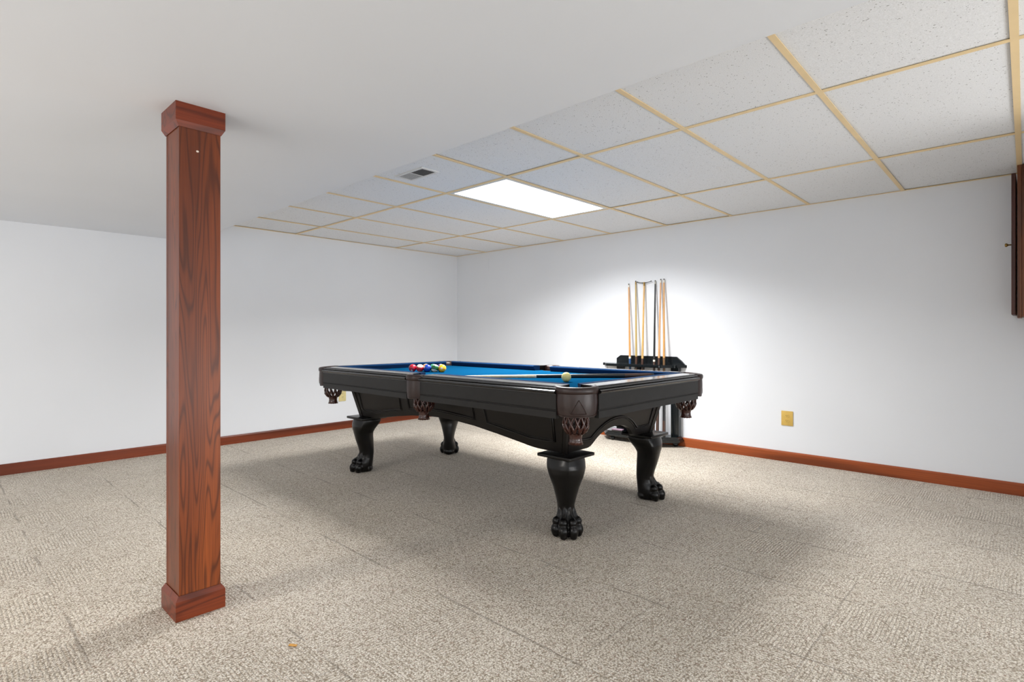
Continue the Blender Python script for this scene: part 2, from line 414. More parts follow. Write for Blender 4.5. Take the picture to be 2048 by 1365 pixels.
# ------------------------------------------------------------------ wooden post
def post():
    t = empty('support_post', (-4.0775, -3.1575, 0), 0, 'red-brown stained square wooden post with boxed cap and base', 'post')
    x0, x1, y0, y1 = -.0695, .0695, -.0775, .0775
    z0, z1 = .06, 1.80; bt = .018
    g = .0012
    box('board', (x0, y0, z0), (x1, y0+bt, z1), M['post_wood'], t, .0012)
    box('board', (x0, y1-bt, z0), (x1, y1, z1), M['post_wood'], t, .0012)
    box('board', (x0+.0008, y0+bt+g, z0), (x0+bt, y1-bt-g, z1), M['post_wood'], t, .0006)
    box('board', (x1-bt, y0+bt+g, z0), (x1-.0008, y1-bt-g, z1), M['post_wood'], t, .0006)
    # cap and base: four mitred pieces each
    def collar(zo0, zo1, zi, name):
        X, Y = .0830, .0875
        inner = (.0705, .0785)
        # ring stack: outer rect at zo0 & zo1, chamfer to inner at zi
        for side in range(4):
            bm = bmesh.new()
            def rect(hx, hy): return [(-hx, -hy), (hx, -hy), (hx, hy), (-hx, hy)]
            A, B = rect(X, Y), rect(*inner); i, j = side, (side+1) % 4
            C_ = rect(inner[0]+.001, inner[1]+.001)
            prof = [(A, zo0), (A, zo1), (C_, zi), (B, zi), (B, zo0)]
            r1 = [(p[i][0], p[i][1], z) for p, z in prof]; r2 = [(p[j][0], p[j][1], z) for p, z in prof]
            add_loft(bm, [r1, r2])
            bm_obj(name, bm, M['post_wood_x'] if side % 2 == 0 else M['base_y'] if False else M['post_wood_x'], t)
    collar(.0, .070, .088, 'base_board')
    collar(HS, 1.797, 1.777, 'cap_board')
    bm = bmesh.new(); add_lathe(bm, [(.001, 0), (.004, 0), (.0035, .0012), (.001, .0014)], 8)
    for v in bm.verts: v.co = Vector((v.co.x*1.25-.0095, y0-v.co.z, v.co.y+1.6995))
    tag(bm_obj('plug', bm, M['paint'], t), 'small white paint spot near the top')
post()

# ------------------------------------------------------------------ pool table
TH = 0.0
TX, TY = -2.0975, -2.7723
table = empty('pool_table', (TX, TY, 0), TH, 'black carved pool table with blue cloth, leather net pockets and claw feet', 'pool table')
BED = .752
OX, OY, NX, NY = .675, 1.23, .519, 1.078    # apron faces, cushion noses
# playing surface (slate + cloth)
box('slate', (-.62, -1.175, .690), (.62, 1.175, BED-.002), M['body'], table)
bm = bmesh.new()
def arc_pts(cx, cy, r, a0, a1, n): return [(cx+r*math.cos(a0+(a1-a0)*k/n), cy+r*math.sin(a0+(a1-a0)*k/n)) for k in range(n+1)]
poly = []
hole = .062
quad = [(.60, 1.16, 1, 1)]
def corner(cx, cy, a0, a1): return arc_pts(cx, cy, hole, a0, a1, 8)
D = math.radians
poly += [(.46, -1.17)] + corner(.56, -1.12, D(215), D(55)) + [(.61, -1.02)]
poly += [(.61, -.062)] + arc_pts(.625, 0, .062, D(255), D(105), 8) + [(.61, .062)]
poly += [(.61, 1.02)] + corner(.56, 1.12, D(-55), D(-215)) + [(.46, 1.17)]
poly += [(-x, -y) for x, y in poly]
add_prism(bm, poly, BED-.0015, BED)
bm_obj('cloth', bm, M['felt'], table)

def sweep(bm, prof, side, t0, t1, cut0=None, cut1=None):
    """prof: (outward, z). side: ('x',+1) etc. extrude along other axis from t0 to t1; cut adds inset as function of outward"""
    ax, s = side
    def P(o, z, t): return (s*o, t, z) if ax == 'x' else (t, s*o, z)
    r0 = [P(o, z, t0+(cut0(o) if cut0 else 0)) for o, z in prof]; r1 = [P(o, z, t1-(cut1(o) if cut1 else 0)) for o, z in prof]
    add_loft(bm, [r0, r1])
def shift(prof, d): return [(o+d, z) for o, z in prof]
cush = [(.5575, .782), (.5585, .7865), (.563, .7895), (.612, .790), (.612, BED+.0005), (.575, BED+.0005), (.562, .774)]
wood = [(.6125, .7892), (.697, .7875), (.7005, .7850), (.7005, .7815), (.7095, .7810), (.7135, .7785), (.7135, .7745), (.7085, .7720), (.7185, .7705), (.7270, .7660), (.7285, .7600), (.7245, .7540), (.7160, .7510), (.7160, .7480), (.6125, .7480)]
apr = [(.7150, .7475), (.7150, .6790), (.7110, .6755), (.7110, .6725), (.7145, .6690), (.7145, .6370), (.6900, .6370), (.6900, .7475)]
segs = []
for s in (1, -1):
    segs.append((('x', s), .066, 1.09, 'S', 'C')); segs.append((('x', s), -1.09, -.066, 'C', 'S'))
    segs.append((('y', s), -.529, .529, 'C', 'C'))
for side, t0, t1, e0, e1 in segs:
    d = -.04 if side[0] == 'x' else .515
    # cushion
    def cf(e): 
        return (lambda o, e=e, d=d: (max(0, (.612+d-o))*(.9 if e == 'C' else .35)))
    cshift = .045 if True else 0
    bm = bmesh.new()
    a0 = t0+(-.004 if e0 == 'S' else -.002) ; a1 = t1-(-.004 if e1 == 'S' else -.002)
    sweep(bm, shift(cush, d), side, a0, a1, cf(e0), cf(e1))
    rail = bmesh.new(); sweep(rail, shift(wood, d), side, t0, t1)
    r_o = bm_obj('rail', rail, M['rail'], table, auto=24)
    bm_obj('cushion', bm, M['cushion'], r_o, auto=35)
    # mother-of-pearl sights
    L = t1-t0
    for k in (1, 2, 3):
        bm = bmesh.new()
        tt = t0+L*k/4 if side[0] == 'y' else ((.0+1.078*k/4) if t0 > 0 else -(1.078*k/4))
        o = .662+d; cx, cy = (side[1]*o, tt) if side[0] == 'x' else (tt, side[1]*o)
        add_lathe(bm, [(.004, 0), (.0035, .0004)], 10, (cx, cy, .7885))
        bm_obj('sight', bm, M['ferrule'], r_o)
    ab = bmesh.new(); sweep(ab, shift(apr, d), side, t0, t1)
    bm_obj('apron', ab, M['apron'], table, auto=30)

# pockets
def pocket(px, py, dirang, r, half, corner=True, net_off=(0, 0)):
    C0 = Vector((px, py, 0))
    def pt(rr, a, z): return (px+rr*math.cos(dirang+a), py+rr*math.sin(dirang+a), z)
    bm = bmesh.new(); n = 22
    w_ = half
    prof = [(r-.038, .752), (r-.036, .776), (r-.026, .787), (r-.012, .790), (r+.001, .7865), (r+.0055, .778), (r+.0055, .762), (r+.002, .754), (r-.006, .752)]
    rings = []
    for k in range(n+1):
        a = -w_+2*w_*k/n
        sag = .004*math.cos(a/w_*PI/2) if corner else 0
        rings.append([pt(rr, a, z-sag*(1 if z > .77 else 0)) for rr, z in prof])
    add_loft(bm, rings)
    P = bm_obj('pocket', bm, M['leather'], table, auto=60)
    # shield: hanging leather skirt
    bm = bmesh.new(); hw = min(half, D(84)) if corner else half*.92
    zt = .756; rows = 8; outer = []; inner = []
    for k in range(n+1):
        u = -1+2*k/n; a = u*hw
        zb = .647+.028*abs(u)**5 if corner else .645+.02*abs(u)**4
        col_o = []; col_i = []
        for q in range(rows+1):
            v = q/rows; z = zt+(zb-zt)*v
            bul = .0035*math.sin(v*PI)-.004*v
            col_o.append(pt(r+bul, a, z)); col_i.append(pt(r-.005+bul, a, z))
        outer.append(col_o); inner.append(col_i)
    rings = [o+list(reversed(i)) for o, i in zip(outer, inner)]
    add_loft(bm, rings)
    # stitched edge bead along the lower rim and sides
    def surf(u, v):
        zb = .647+.028*abs(u)**5 if corner else .645+.02*abs(u)**4
        z = zt+(zb-zt)*v; bul = .0035*math.sin(v*PI)-.004*v
        return pt(r+bul+.0006, u*hw, z)
    add_tube(bm, [surf(-.93, .02+.9*k/8) for k in range(9)]+[surf(-.93+1.86*k/16, .93) for k in range(1, 16)]+[surf(.93, .92-.9*k/8) for k in range(9)], .0011, 4)
    if corner:
        for sc in (1.0,):
            tri = [(-.24*sc, .84), (.24*sc, .84), (0, .25)]
            for i in range(3):
                a_, b_ = tri[i], tri[(i+1) % 3]
                add_tube(bm, [surf(a_[0]+(b_[0]-a_[0])*k/5, a_[1]+(b_[1]-a_[1])*k/5) for k in range(6)], .0018, 4)
    bm_obj('shield', bm, M['leather'], P, auto=50)
    # net bag
    nx, ny = px+net_off[0], py+net_off[1]
    def rad(z):
        K = [(.735, .058), (.70, .058), (.66, .056), (.62, .0585), (.60, .0585), (.585, .055), (.572, .046), (.560, .035), (.55, .030), (.535, .0275), (.52, .031), (.510, .036)]
        for (za, ra), (zb2, rb) in zip(K, K[1:]):
            if z >= zb2: f = (za-z)/(za-zb2); return ra+(rb-ra)*f
        return K[-1][1]
    bm = bmesh.new(); NS = 12; zt2, zb2 = .735, .562
    for d_ in (1, -1):
        for s_ in range(NS):
            pts = []
            for k in range(15):
                z = zt2+(zb2-zt2)*k/14
                tw = d_*(2*PI/NS)*2.1*(k/14)
                wig = .0015*math.sin(k*3.3+s_+d_)
                a = s_*2*PI/NS+tw
                rr = rad(z)+wig
                pts.append((nx+rr*math.cos(a), ny+rr*math.sin(a), z))
            add_tube(bm, pts, [.0052 if k < 10 else .0066 for k in range(15)], 5)
    m_ = 28
    prof_o = [(.565, .0345), (.555, .031), (.54, .028), (.525, .030), (.512, .0355)]
    rings = []
    for z, rr in prof_o: rings.append([(nx+(rr+(.0016 if k % 2 else -.0008))*math.cos(2*PI*k/m_), ny+(rr+(.0016 if k % 2 else -.0008))*math.sin(2*PI*k/m_), z-(.002 if k % 2 and z < .52 else 0)) for k in range(m_)])
    for z, rr in reversed(prof_o): rings.append([(nx+(rr-.004)*math.cos(2*PI*k/m_), ny+(rr-.004)*math.sin(2*PI*k/m_), z) for k in range(m_)])
    add_loft(bm, rings, cap=False)
    bm_obj('net', bm, M['net'], P, smooth=True)
    return P
for sx in (1, -1):
    for sy in (1, -1):
        a = math.atan2(sy, sx)
        P = pocket(sx*.568, sy*1.123, a, .106, D(92), True, (sx*.006, sy*.006))
        # strap that ties the net back to the cabinet
        bm = bmesh.new(); add_box(bm, (-.004, -.002, 0), (.004, .002, 1))
        p0 = Vector((sx*.545, sy*1.09, .606)); p1 = Vector((sx*.50, sy*1.005, .606))
        dv = p1-p0; mt = Matrix.Translation(p0) @ dv.to_track_quat('Z', 'Y').to_matrix().to_4x4() @ Matrix.Diagonal((1, 1, dv.length, 1))
        bm.transform(mt); bm_obj('strap', bm, M['net'], P)
    pocket(sx*.624, 0, 0 if sx > 0 else PI, .079, D(72), False, (-sx*.030, 0))

# cabinet skirt ---------------------------------------------------------------
ZB, ZT = .4165, .690
def ext(z): 
    f = (z-ZB)/(.64-ZB); return .441+.052*f, .965+.052*f
def arch_long(y):
    a = abs(y)
    K = [(0, .507), (.12, .503), (.30, .489), (.50, .462), (.64, .441), (.74, .425), (.80, .421), (1.1, .421)]
    for (a0, z0), (a1, z1) in zip(K, K[1:]):
        if a <= a1: return z0+(z1-z0)*(a-a0)/(a1-a0)
    return .421
def arch_short(x):
    a = abs(x)
    K = [(0, .512), (.05, .509), (.10, .499), (.14, .484), (.175, .462), (.20, .440), (.225, .424), (.25, .420), (.6, .420)]
    for (a0, z0), (a1, z1) in zip(K, K[1:]):
        if a <= a1: return z0+(z1-z0)*(a-a0)/(a1-a0)
    return .42
def skirt_pt(ax, s, u, z, out=0):
    ex, ey = ext(z)
    if ax == 'x': return (s*(ex+out), u, z)
    return (u, s*(ey+out), z)
def skirt(ax, s, arch):
    bm = bmesh.new(); th = .022; N = 64 if ax == 'x' else 56
    rings = []
    for k in range(N+1):
        f = -1+2*k/N
        row_o, row_i = [], []
        Lb = ext(ZB)[1 if ax == 'x' else 0]; zb = arch(f*Lb); 
        for q in range(5):
            z = zb+(ZT-zb)*q/4; L = ext(z)[1 if ax == 'x' else 0]
            row_o.append(skirt_pt(ax, s, f*L, z, 0)); row_i.append(skirt_pt(ax, s, f*(L-th), z, -th))
        rings.append(row_o+list(reversed(row_i)))
    add_loft(bm, rings)
    o = bm_obj('side_panel', bm, M['body'], table, auto=30)
    # applied mouldings
    def bead(path, r=.0042, out=.002):
        b = bmesh.new()
        add_tube(b, [skirt_pt(ax, s, u, z, out) for u, z in path], r, 6)
        add_tube(b, [skirt_pt(ax, s, u, z, out-.001) for u, z in off(path, .0115)], r*.6, 6)
        bm_obj('moulding', b, M['bead'], o, smooth=True)
    def off(path, d):
        res = []
        for i, (u, z) in enumerate(path):
            a = path[max(0, i-1)]; b = path[min(len(path)-1, i+1)]
            du, dz = b[0]-a[0], b[1]-a[1]; l = math.hypot(du, dz) or 1
            res.append((u-dz/l*d, z+du/l*d))
        return res
    if ax == 'x':
        for g in (-1, 1):
            # outer panel: down the corner, along the bottom, up the slope, up the stile
            p = [(.922, .66), (.912, .475)]+[(.86, .473), (.78, .473)]+[(u, arch(u)+.048) for u in (.74, .66, .58, .50, .42)]+[(.405, .66)]
            bead([(g*u, z) for u, z in (p if g > 0 else p)])
        bead([(.315, .66), (.315, arch(.315)+.048)]+[(u, arch(u)+.048) for u in (.2, .1, 0, -.1, -.2)]+[(-.315, arch(.315)+.048), (-.315, .66)])
    else:
        p = [(.400, .66), (.382, .475), (.255, .475)]+[(u, .565-.09*(abs(u)/.235)**2.2) for u in (.235, .215, .19, .16, .12, .08, .04, 0)]
        full = p+[(-u, z) for u, z in reversed(p[:-1])]
        bead(full)
    return o
for s in (1, -1): skirt('x', s, arch_long); skirt('y', s, arch_short)
for sx in (1, -1):
    for sy in (1, -1):
        # fluted corner block
        bm = bmesh.new(); rings = []
        for z in (.4155, .55, .69):
            ex, ey = ext(z); w2 = .034; g = .004
            pts = [(ex-w2, ey+.0045), (ex-w2*.62, ey+.0045), (ex-w2*.55, ey+.001), (ex-w2*.45, ey+.001), (ex-w2*.38, ey+.0045), (ex+.0045, ey+.0045),
                   (ex+.0045, ey-w2*.38), (ex+.001, ey-w2*.45), (ex+.001, ey-w2*.55), (ex+.0045, ey-w2*.62), (ex+.0045, ey-w2), (ex-.02, ey-w2), (ex-w2, ey-.02)]
            rings.append([(sx*x, sy*y, z) for x, y in pts])
        add_loft(bm, rings); bm_obj('corner_block', bm, M['body'], table, auto=25)

# legs ------------------------------------------------------------------------
def leg_mesh():
    """cabriole leg with paw foot; +X is the outward diagonal, origin on the floor below the plate centre"""
    bm = bmesh.new(); N = 40
    #      z     inner   outer  halfwidth squareness
    K = [(.399, -.104, .098, .096, .9), (.385, -.106, .103, .099, .85), (.365, -.098, .109, .1015, .78), (.345, -.082, .111, .101, .7), (.320, -.062, .107, .095, .6),
         (.295, -.049, .099, .087, .5), (.270, -.048, .092, .077, .4), (.245, -.050, .085, .068, .3), (.215, -.051, .075, .060, .2), (.185, -.052, .064, .052, .1), (.155, -.052, .056, .046, .05),
         (.130, -.051, .055, .0435, 0), (.108, -.049, .064, .046, 0), (.090, -.047, .078, .052, 0), (.070, -.045, .090, .057, 0), (.045, -.042, .094, .058, 0), (.020, -.036, .088, .052, 0), (.004, -.030, .078, .044, 0)]
    rings = []
    for z, i_, o_, w_, sq in K:
        cx = (i_+o_)/2; a_ = (o_-i_)/2; ring = []
        for k in range(N):
            t = 2*PI*k/N; c, s_ = math.cos(t), math.sin(t)
            # diamond-oriented rounded square (corners on the diagonals) blended with an ellipse
            e = 1.3
            rd = 1/((abs(c)**e+abs(s_)**e)**(1/e))
            re = 1.0
            rr = rd*sq+re*(1-sq)
            ring.append((cx+a_*rr*c, w_*rr*s_, z))
        rings.append(ring)
    rings.reverse(); add_loft(bm, rings)
    # toes: tendon ridge down to a knuckle and toe pad
    def blob(c, r):
        m = Matrix.Translation(c) @ Matrix.Diagonal((r[0], r[1], r[2], 1))
        bmesh.ops.create_uvsphere(bm, u_segments=16, v_segments=10, radius=1, matrix=m)
    for ang, rad_ in ((-19, .078), (19, .078), (-64, .064), (64, .064)):
        a = D(ang); cx = .020; dx, dy = math.cos(a), math.sin(a)
        blob((cx+dx*rad_, dy*rad_, .037), (.028, .026, .034))             # toe pad
        blob((cx+dx*(rad_-.010), dy*(rad_-.004), .077), (.0235, .0225, .024))  # knuckle
        blob((cx+dx*(rad_+.006), dy*rad_, .014), (.020, .018, .014))
        pts = [(cx+dx*(rad_-.016), dy*(rad_-.012), .088), (.016+dx*.046, dy*.046, .112), (.008+dx*.041, dy*.038, .140), (.002+dx*.040, dy*.036, .175)]
        add_tube(bm, pts, [.0135, .0105, .0085, .004], 8)
    blob((-.020, 0, .028), (.024, .044, .028))
    bmesh.ops.recalc_face_normals(bm, faces=bm.faces)
    me = bpy.data.meshes.new('leg_raw'); bm.to_mesh(me); bm.free()
    tmp = bpy.data.objects.new('tmp', me); COL.objects.link(tmp)
    r = tmp.modifiers.new('r', 'REMESH'); r.mode = 'VOXEL'; r.voxel_size = .0034
    sm = tmp.modifiers.new('s', 'SMOOTH'); sm.factor = .5; sm.iterations = 4
    dg = bpy.context.evaluated_depsgraph_get()
    out = bpy.data.meshes.new_from_object(tmp.evaluated_get(dg)); out.name = 'leg'
    bpy.data.objects.remove(tmp); bpy.data.meshes.remove(me)
    zmin = min(v.co.z for v in out.vertices)
    for v in out.vertices: v.co.z -= zmin*(1-min(1, v.co.z/.1))
    for p in out.polygons: p.use_smooth = True
    out.materials.append(M['leg']); return out
lme = leg_mesh()
for sx in (1, -1):
    for sy in (1, -1):
        o = bpy.data.objects.new('leg', lme); COL.objects.link(o); o.parent = table
        o.location = (sx*.403, sy*.940, 0); o.rotation_euler = (0, 0, math.atan2(sy, sx))
        bm = bmesh.new(); add_box(bm, (-.107, -.107, .4000), (.107, .107, .4175), .0055, 3)
        p = bm_obj('leg_plate', bm, M['leg'], table, auto=40); p.location = (sx*.403, sy*.940, 0)

def tpt(x, y, z):
    c, s = math.cos(TH), math.sin(TH); return Vector((TX+c*x-s*y, TY+s*x+c*y, z))

# ------------------------------------------------------------------ balls
R = .0286
def ball_mat(name, col, stripe=False):
    t = NT(name); sp_ = t.node('ShaderNodeSeparateXYZ'); t.set(sp_.inputs[0], t.obj())
    if stripe:
        f = t.math('LESS_THAN', t.math('ABSOLUTE', sp_.outputs[2]), R*.52)
        c = t.mix(f, srgb(238, 230, 208), col)
    else:
        n = t.noise(t.obj(), 30, 2); c = t.mix(t.math('MULTIPLY', n, .1), col, tuple(x*.8 for x in col[:3])+(1,))
    return t.fin(c, .12, Coat_Weight=.5, Coat_Roughness=.05)
def sphere_mesh(name):
    bm = bmesh.new(); bmesh.ops.create_uvsphere(bm, u_segments=40, v_segments=24, radius=R)
    me = bpy.data.meshes.new(name); bm.to_mesh(me); bm.free()
    for p in me.polygons: p.use_smooth = True
    return me
def digit_mesh(txt):
    cu = bpy.data.curves.new('t', 'FONT'); cu.body = txt; cu.size = .0105; cu.align_x = 'CENTER'; cu.align_y = 'CENTER'; cu.extrude = .0001
    o = bpy.data.objects.new('t', cu); COL.objects.link(o)
    me = bpy.data.meshes.new_from_object(o.evaluated_get(bpy.context.evaluated_depsgraph_get())); bpy.data.objects.remove(o)
    return me
def cap_mesh():
    bm = bmesh.new(); n = 16; r2 = R+.00015; rings = []
    for ph in (D(2), D(6), D(11), D(16)):
        rings.append([(r2*math.sin(ph)*math.cos(2*PI*k/n), r2*math.sin(ph)*math.sin(2*PI*k/n), r2*math.cos(ph)) for k in range(n)])
    RR = [[bm.verts.new(p) for p in g] for g in rings]
    bm.faces.new(RR[0])
    for i in range(3):
        for j in range(n): bm.faces.new((RR[i][j], RR[i+1][j], RR[i+1][(j+1) % n], RR[i][(j+1) % n]))
    me = bpy.data.meshes.new('number_spot'); bm.to_mesh(me); bm.free(); me.materials.append(M['ferrule'])
    for p in me.polygons: p.use_smooth = True
    return me
CAPM = cap_mesh(); DIG = {}
INK = plain('black_ink', srgb(16, 16, 16), .4)
def ball(name, loc, mat, label, num=None, spot_dir=None, axis=None, group=None):
    me = sphere_mesh('ball'); me.materials.append(mat)
    o = bpy.data.objects.new(name, me); COL.objects.link(o); o.location = loc
    tag(o, label, 'ball', group)
    q = Vector(axis or (0, 0, 1)).normalized().to_track_quat('Z', 'Y'); o.rotation_mode = 'QUATERNION'; o.rotation_quaternion = q
    if num and spot_dir is not None:
        qs = q.inverted() @ Vector(spot_dir).normalized().to_track_quat('Z', 'Y')
        c = bpy.data.objects.new('number_spot', CAPM); COL.objects.link(c); c.parent = o; c.rotation_mode = 'QUATERNION'; c.rotation_quaternion = qs
        if num not in DIG: DIG[num] = digit_mesh(num); DIG[num].materials.append(INK)
        g = bpy.data.objects.new('number', DIG[num]); COL.objects.link(g); g.parent = c; g.location = (0, 0, R+.0002)
    return o
cols = {'red': srgb(200, 28, 34), 'crimson': srgb(176, 22, 48), 'blue': srgb(14, 60, 160), 'green': srgb(14, 84, 44), 'yellow': srgb(240, 176, 36),
        'orange': srgb(226, 116, 34), 'teal': srgb(54, 150, 116), 'purple': srgb(70, 44, 120), 'maroon': srgb(96, 24, 30), 'black': srgb(14, 14, 16)}
BM = {}
def bmat(c, st=False):
    k = (c, st)
    if k not in BM: BM[k] = ball_mat(c+('_stripe_ball' if st else '_ball'), cols[c], st)
    return BM[k]
GB = 'pool balls racked on the blue cloth'
far = Vector((-2.303, -2.136)); yel = Vector((-2.180, -2.329))
e1 = (yel-far).normalized(); step = .05725
e2 = Vector((math.cos(math.atan2(e1.y, e1.x)+PI/3), math.sin(math.atan2(e1.y, e1.x)+PI/3)))
side = {  # (i along front row, j behind): colour, stripe, label, number, spot direction, stripe axis
 (0, 0): ('crimson', False, 'crimson ball with number spot low on its side, leftmost of the racked balls', '7', (-.62, -.42, -.62), None),
 (1, 0): ('red', True, 'red and white striped ball, second from the left in the front row of balls', None, None, (-.15, -.3, .95)),
 (2, 0): ('blue', False, 'blue ball, middle of the front row of racked balls', '2', (-.93, .1, .35), None),
 (3, 0): ('green', True, 'dark green striped ball with number spot between blue and yellow balls', '14', (-.6, -.72, -.45), (.35, .1, .9)),
 (4, 0): ('yellow', False, 'golden yellow ball with number one, rightmost of the racked balls', '1', (-.75, -.64, .1), None),
 (1, 1): ('orange', True, 'orange and white striped ball peeking out between the red striped and blue balls', None, None, (.3, .5, .75)),
 (2, 1): ('teal', False, 'teal green ball peeking out between the blue and dark green balls', None, None, None),
 (3, 1): ('purple', True, 'white ball with purple stripe behind the dark green and yellow balls', None, None, (.5, .3, .8)),
}
for (i, j), (c, st, lab, num, sd, ax) in side.items():
    p = far+e1*step*i+e2*step*j
    ball('pool_ball', (p.x, p.y, BED+R), bmat(c, st), lab, num, sd, ax, GB)
ball('cue_ball', (-2.222, -3.501, BED+R), plain('cream_cue_ball', srgb(236, 226, 150), .15, .03, 30, Coat_Weight=.4), 'cream cue ball on the blue cloth in front of the lying cue')

# ------------------------------------------------------------------ cues
def cue(name, tip_p, butt_p, label, spec, group=None, cat='cue'):
    """spec: list of (t0, t1, r0, r1, part, material) along the length from the butt"""
    b, t_ = Vector(butt_p), Vector(tip_p); L = (t_-b).length
    o = bpy.data.objects.new(name, None); COL.objects.link(o); o.empty_display_size = .05
    o.location = b; o.rotation_mode = 'QUATERNION'; o.rotation_quaternion = (t_-b).to_track_quat('Z', 'Y')
    tag(o, label, cat, group)
    for a0, a1, r0, r1, part, mat in spec:
        bm = bmesh.new(); add_lathe(bm, [(r0, a0*L), (r0+(r1-r0)*.5, (a0+a1)/2*L), (r1, a1*L)], 14)
        ob = bm_obj(part, bm, mat, o, auto=50)
    return o
def std(shaft, butt, wrap=None, ring=None, fer=None, jt=.52, fore=None):
    fer = fer or M['ferrule']; s = []
    rb, rj, rt = .0145, .0108, .0062
    def rr(t): return rb+(rj-rb)*(t/jt) if t < jt else rj+(rt-rj)*((t-jt)/(1-jt))
    s.append((0, .012, rb*.9, rb, 'bumper', M['tip']))
    if wrap is not None:
        s.append((.012, .10, rr(.012), rr(.10), 'butt', butt)); s.append((.10, .32, rr(.10), rr(.32), 'wrap', wrap)); s.append((.32, jt-.012, rr(.32), rr(jt), 'forearm', fore or butt))
    else: s.append((.012, jt-.012, rr(0), rr(jt), 'butt', butt))
    s.append((jt-.012, jt, rr(jt)+.0004, rr(jt)+.0004, 'joint', ring or butt))
    s.append((jt, .975, rr(jt), rr(.975), 'shaft', shaft))
    s.append((.975, .992, rr(.975), rt, 'ferrule', fer)); s.append((.992, 1.0, rt, rt*.8, 'tip', M['tip']))
    return s
G = 'cues standing in the wall rack'
Z0 = .093
def rackcue(yt, zt, yb, label, spec, xb=-.158):
    return cue('pool_cue', (-.0155, yt, zt), (xb, yb, Z0), label, spec, G)
rackcue(-2.585, 1.532, -2.696, 'orange-brown cue with white joint ring and blue butt, leftmost in the rack', std(M['cue_orange'], M['cue_blue'], None, M['ferrule'], jt=.50))
rackcue(-2.663, 1.556, -2.759, 'olive-brown cue with dark butt, second from the left in the rack', std(M['cue_olive'], M['cue_brown'], None, M['cue_brown'], M['brass'], jt=.495))
rackcue(-2.874, 1.547, -2.930, 'black cue with white joint ring standing in the wall rack', std(M['cue_black'], M['cue_brown'], None, M['ferrule'], M['ferrule_grey'], jt=.480))
rackcue(-2.931, 1.555, -2.972, 'peach-coloured cue with dark brown butt beside the black cue', std(M['cue_peach'], M['cue_brown'], None, M['cue_brown'], jt=.490))
rackcue(-2.964, 1.555, -3.040, 'amber cue with ribbed brown butt, rightmost in the rack', std(M['cue_amber'], M['cue_brown'], M['cue_black'], M['cue_ribbed'], jt=.492, fore=M['cue_ribbed']))
# bridge stick
br = cue('bridge_stick', (-.021, -2.759, 1.535), (-.158, -2.800, Z0), 'tan bridge stick with black crosspiece at its head, third in the rack',
         [(0, .012, .012, .013, 'bumper', M['tip']), (.012, .49, .0135, .0112, 'butt', M['cue_brown']), (.49, .975, .0112, .0078, 'shaft', M['cue_tan']), (.975, 1.0, .009, .008, 'ferrule', M['brass'])], None, 'cue bridge')
Lb = (Vector((-.021, -2.759, 1.535))-Vector((-.158, -2.800, Z0))).length
bm = bmesh.new()
# crosspiece spans world y; express in the stick frame
q = br.rotation_quaternion.inverted(); yv = q @ Vector((0, 1, 0)); zv = Vector((0, 0, 1)); c = Vector((0, 0, Lb-.006))
add_tube(bm, [c+yv*u+zv*h for u, h in ((-.074, .012), (-.05, .006), (-.02, 0), (.02, 0), (.05, .006), (.074, .012))], [.0035, .003, .004, .004, .003, .0035], 6)
for u in (-.074, .074): bmesh.ops.create_icosphere(bm, subdivisions=2, radius=.0062, matrix=Matrix.Translation(c+yv*u+zv*.012))
bm_obj('bridge_head', bm, M['iron'], br, smooth=True)
# cue lying on the table
tp, bp_ = tpt(-.488, .098, BED+.0066), tpt(.500, -.950, BED+.0150)
cue('pool_cue', tp, bp_, 'pale maple cue with black butt lying across the blue cloth',
    [(0, .012, .013, .0145, 'bumper', M['tip']), (.012, .13, .0145, .0138, 'butt', M['cue_brown']), (.13, .22, .0138, .0132, 'butt', M['cue_black']), (.22, .40, .0133, .0122, 'wrap', M['cue_black']), (.40, .52, .0122, .0112, 'forearm', M['cue_black']),
     (.52, .526, .0115, .0115, 'joint', M['ferrule']), (.526, .975, .0110, .0066, 'shaft', M['cue_pale']), (.975, .992, .0066, .0062, 'ferrule', M['ferrule']), (.992, 1, .0062, .005, 'tip', M['tip'])])

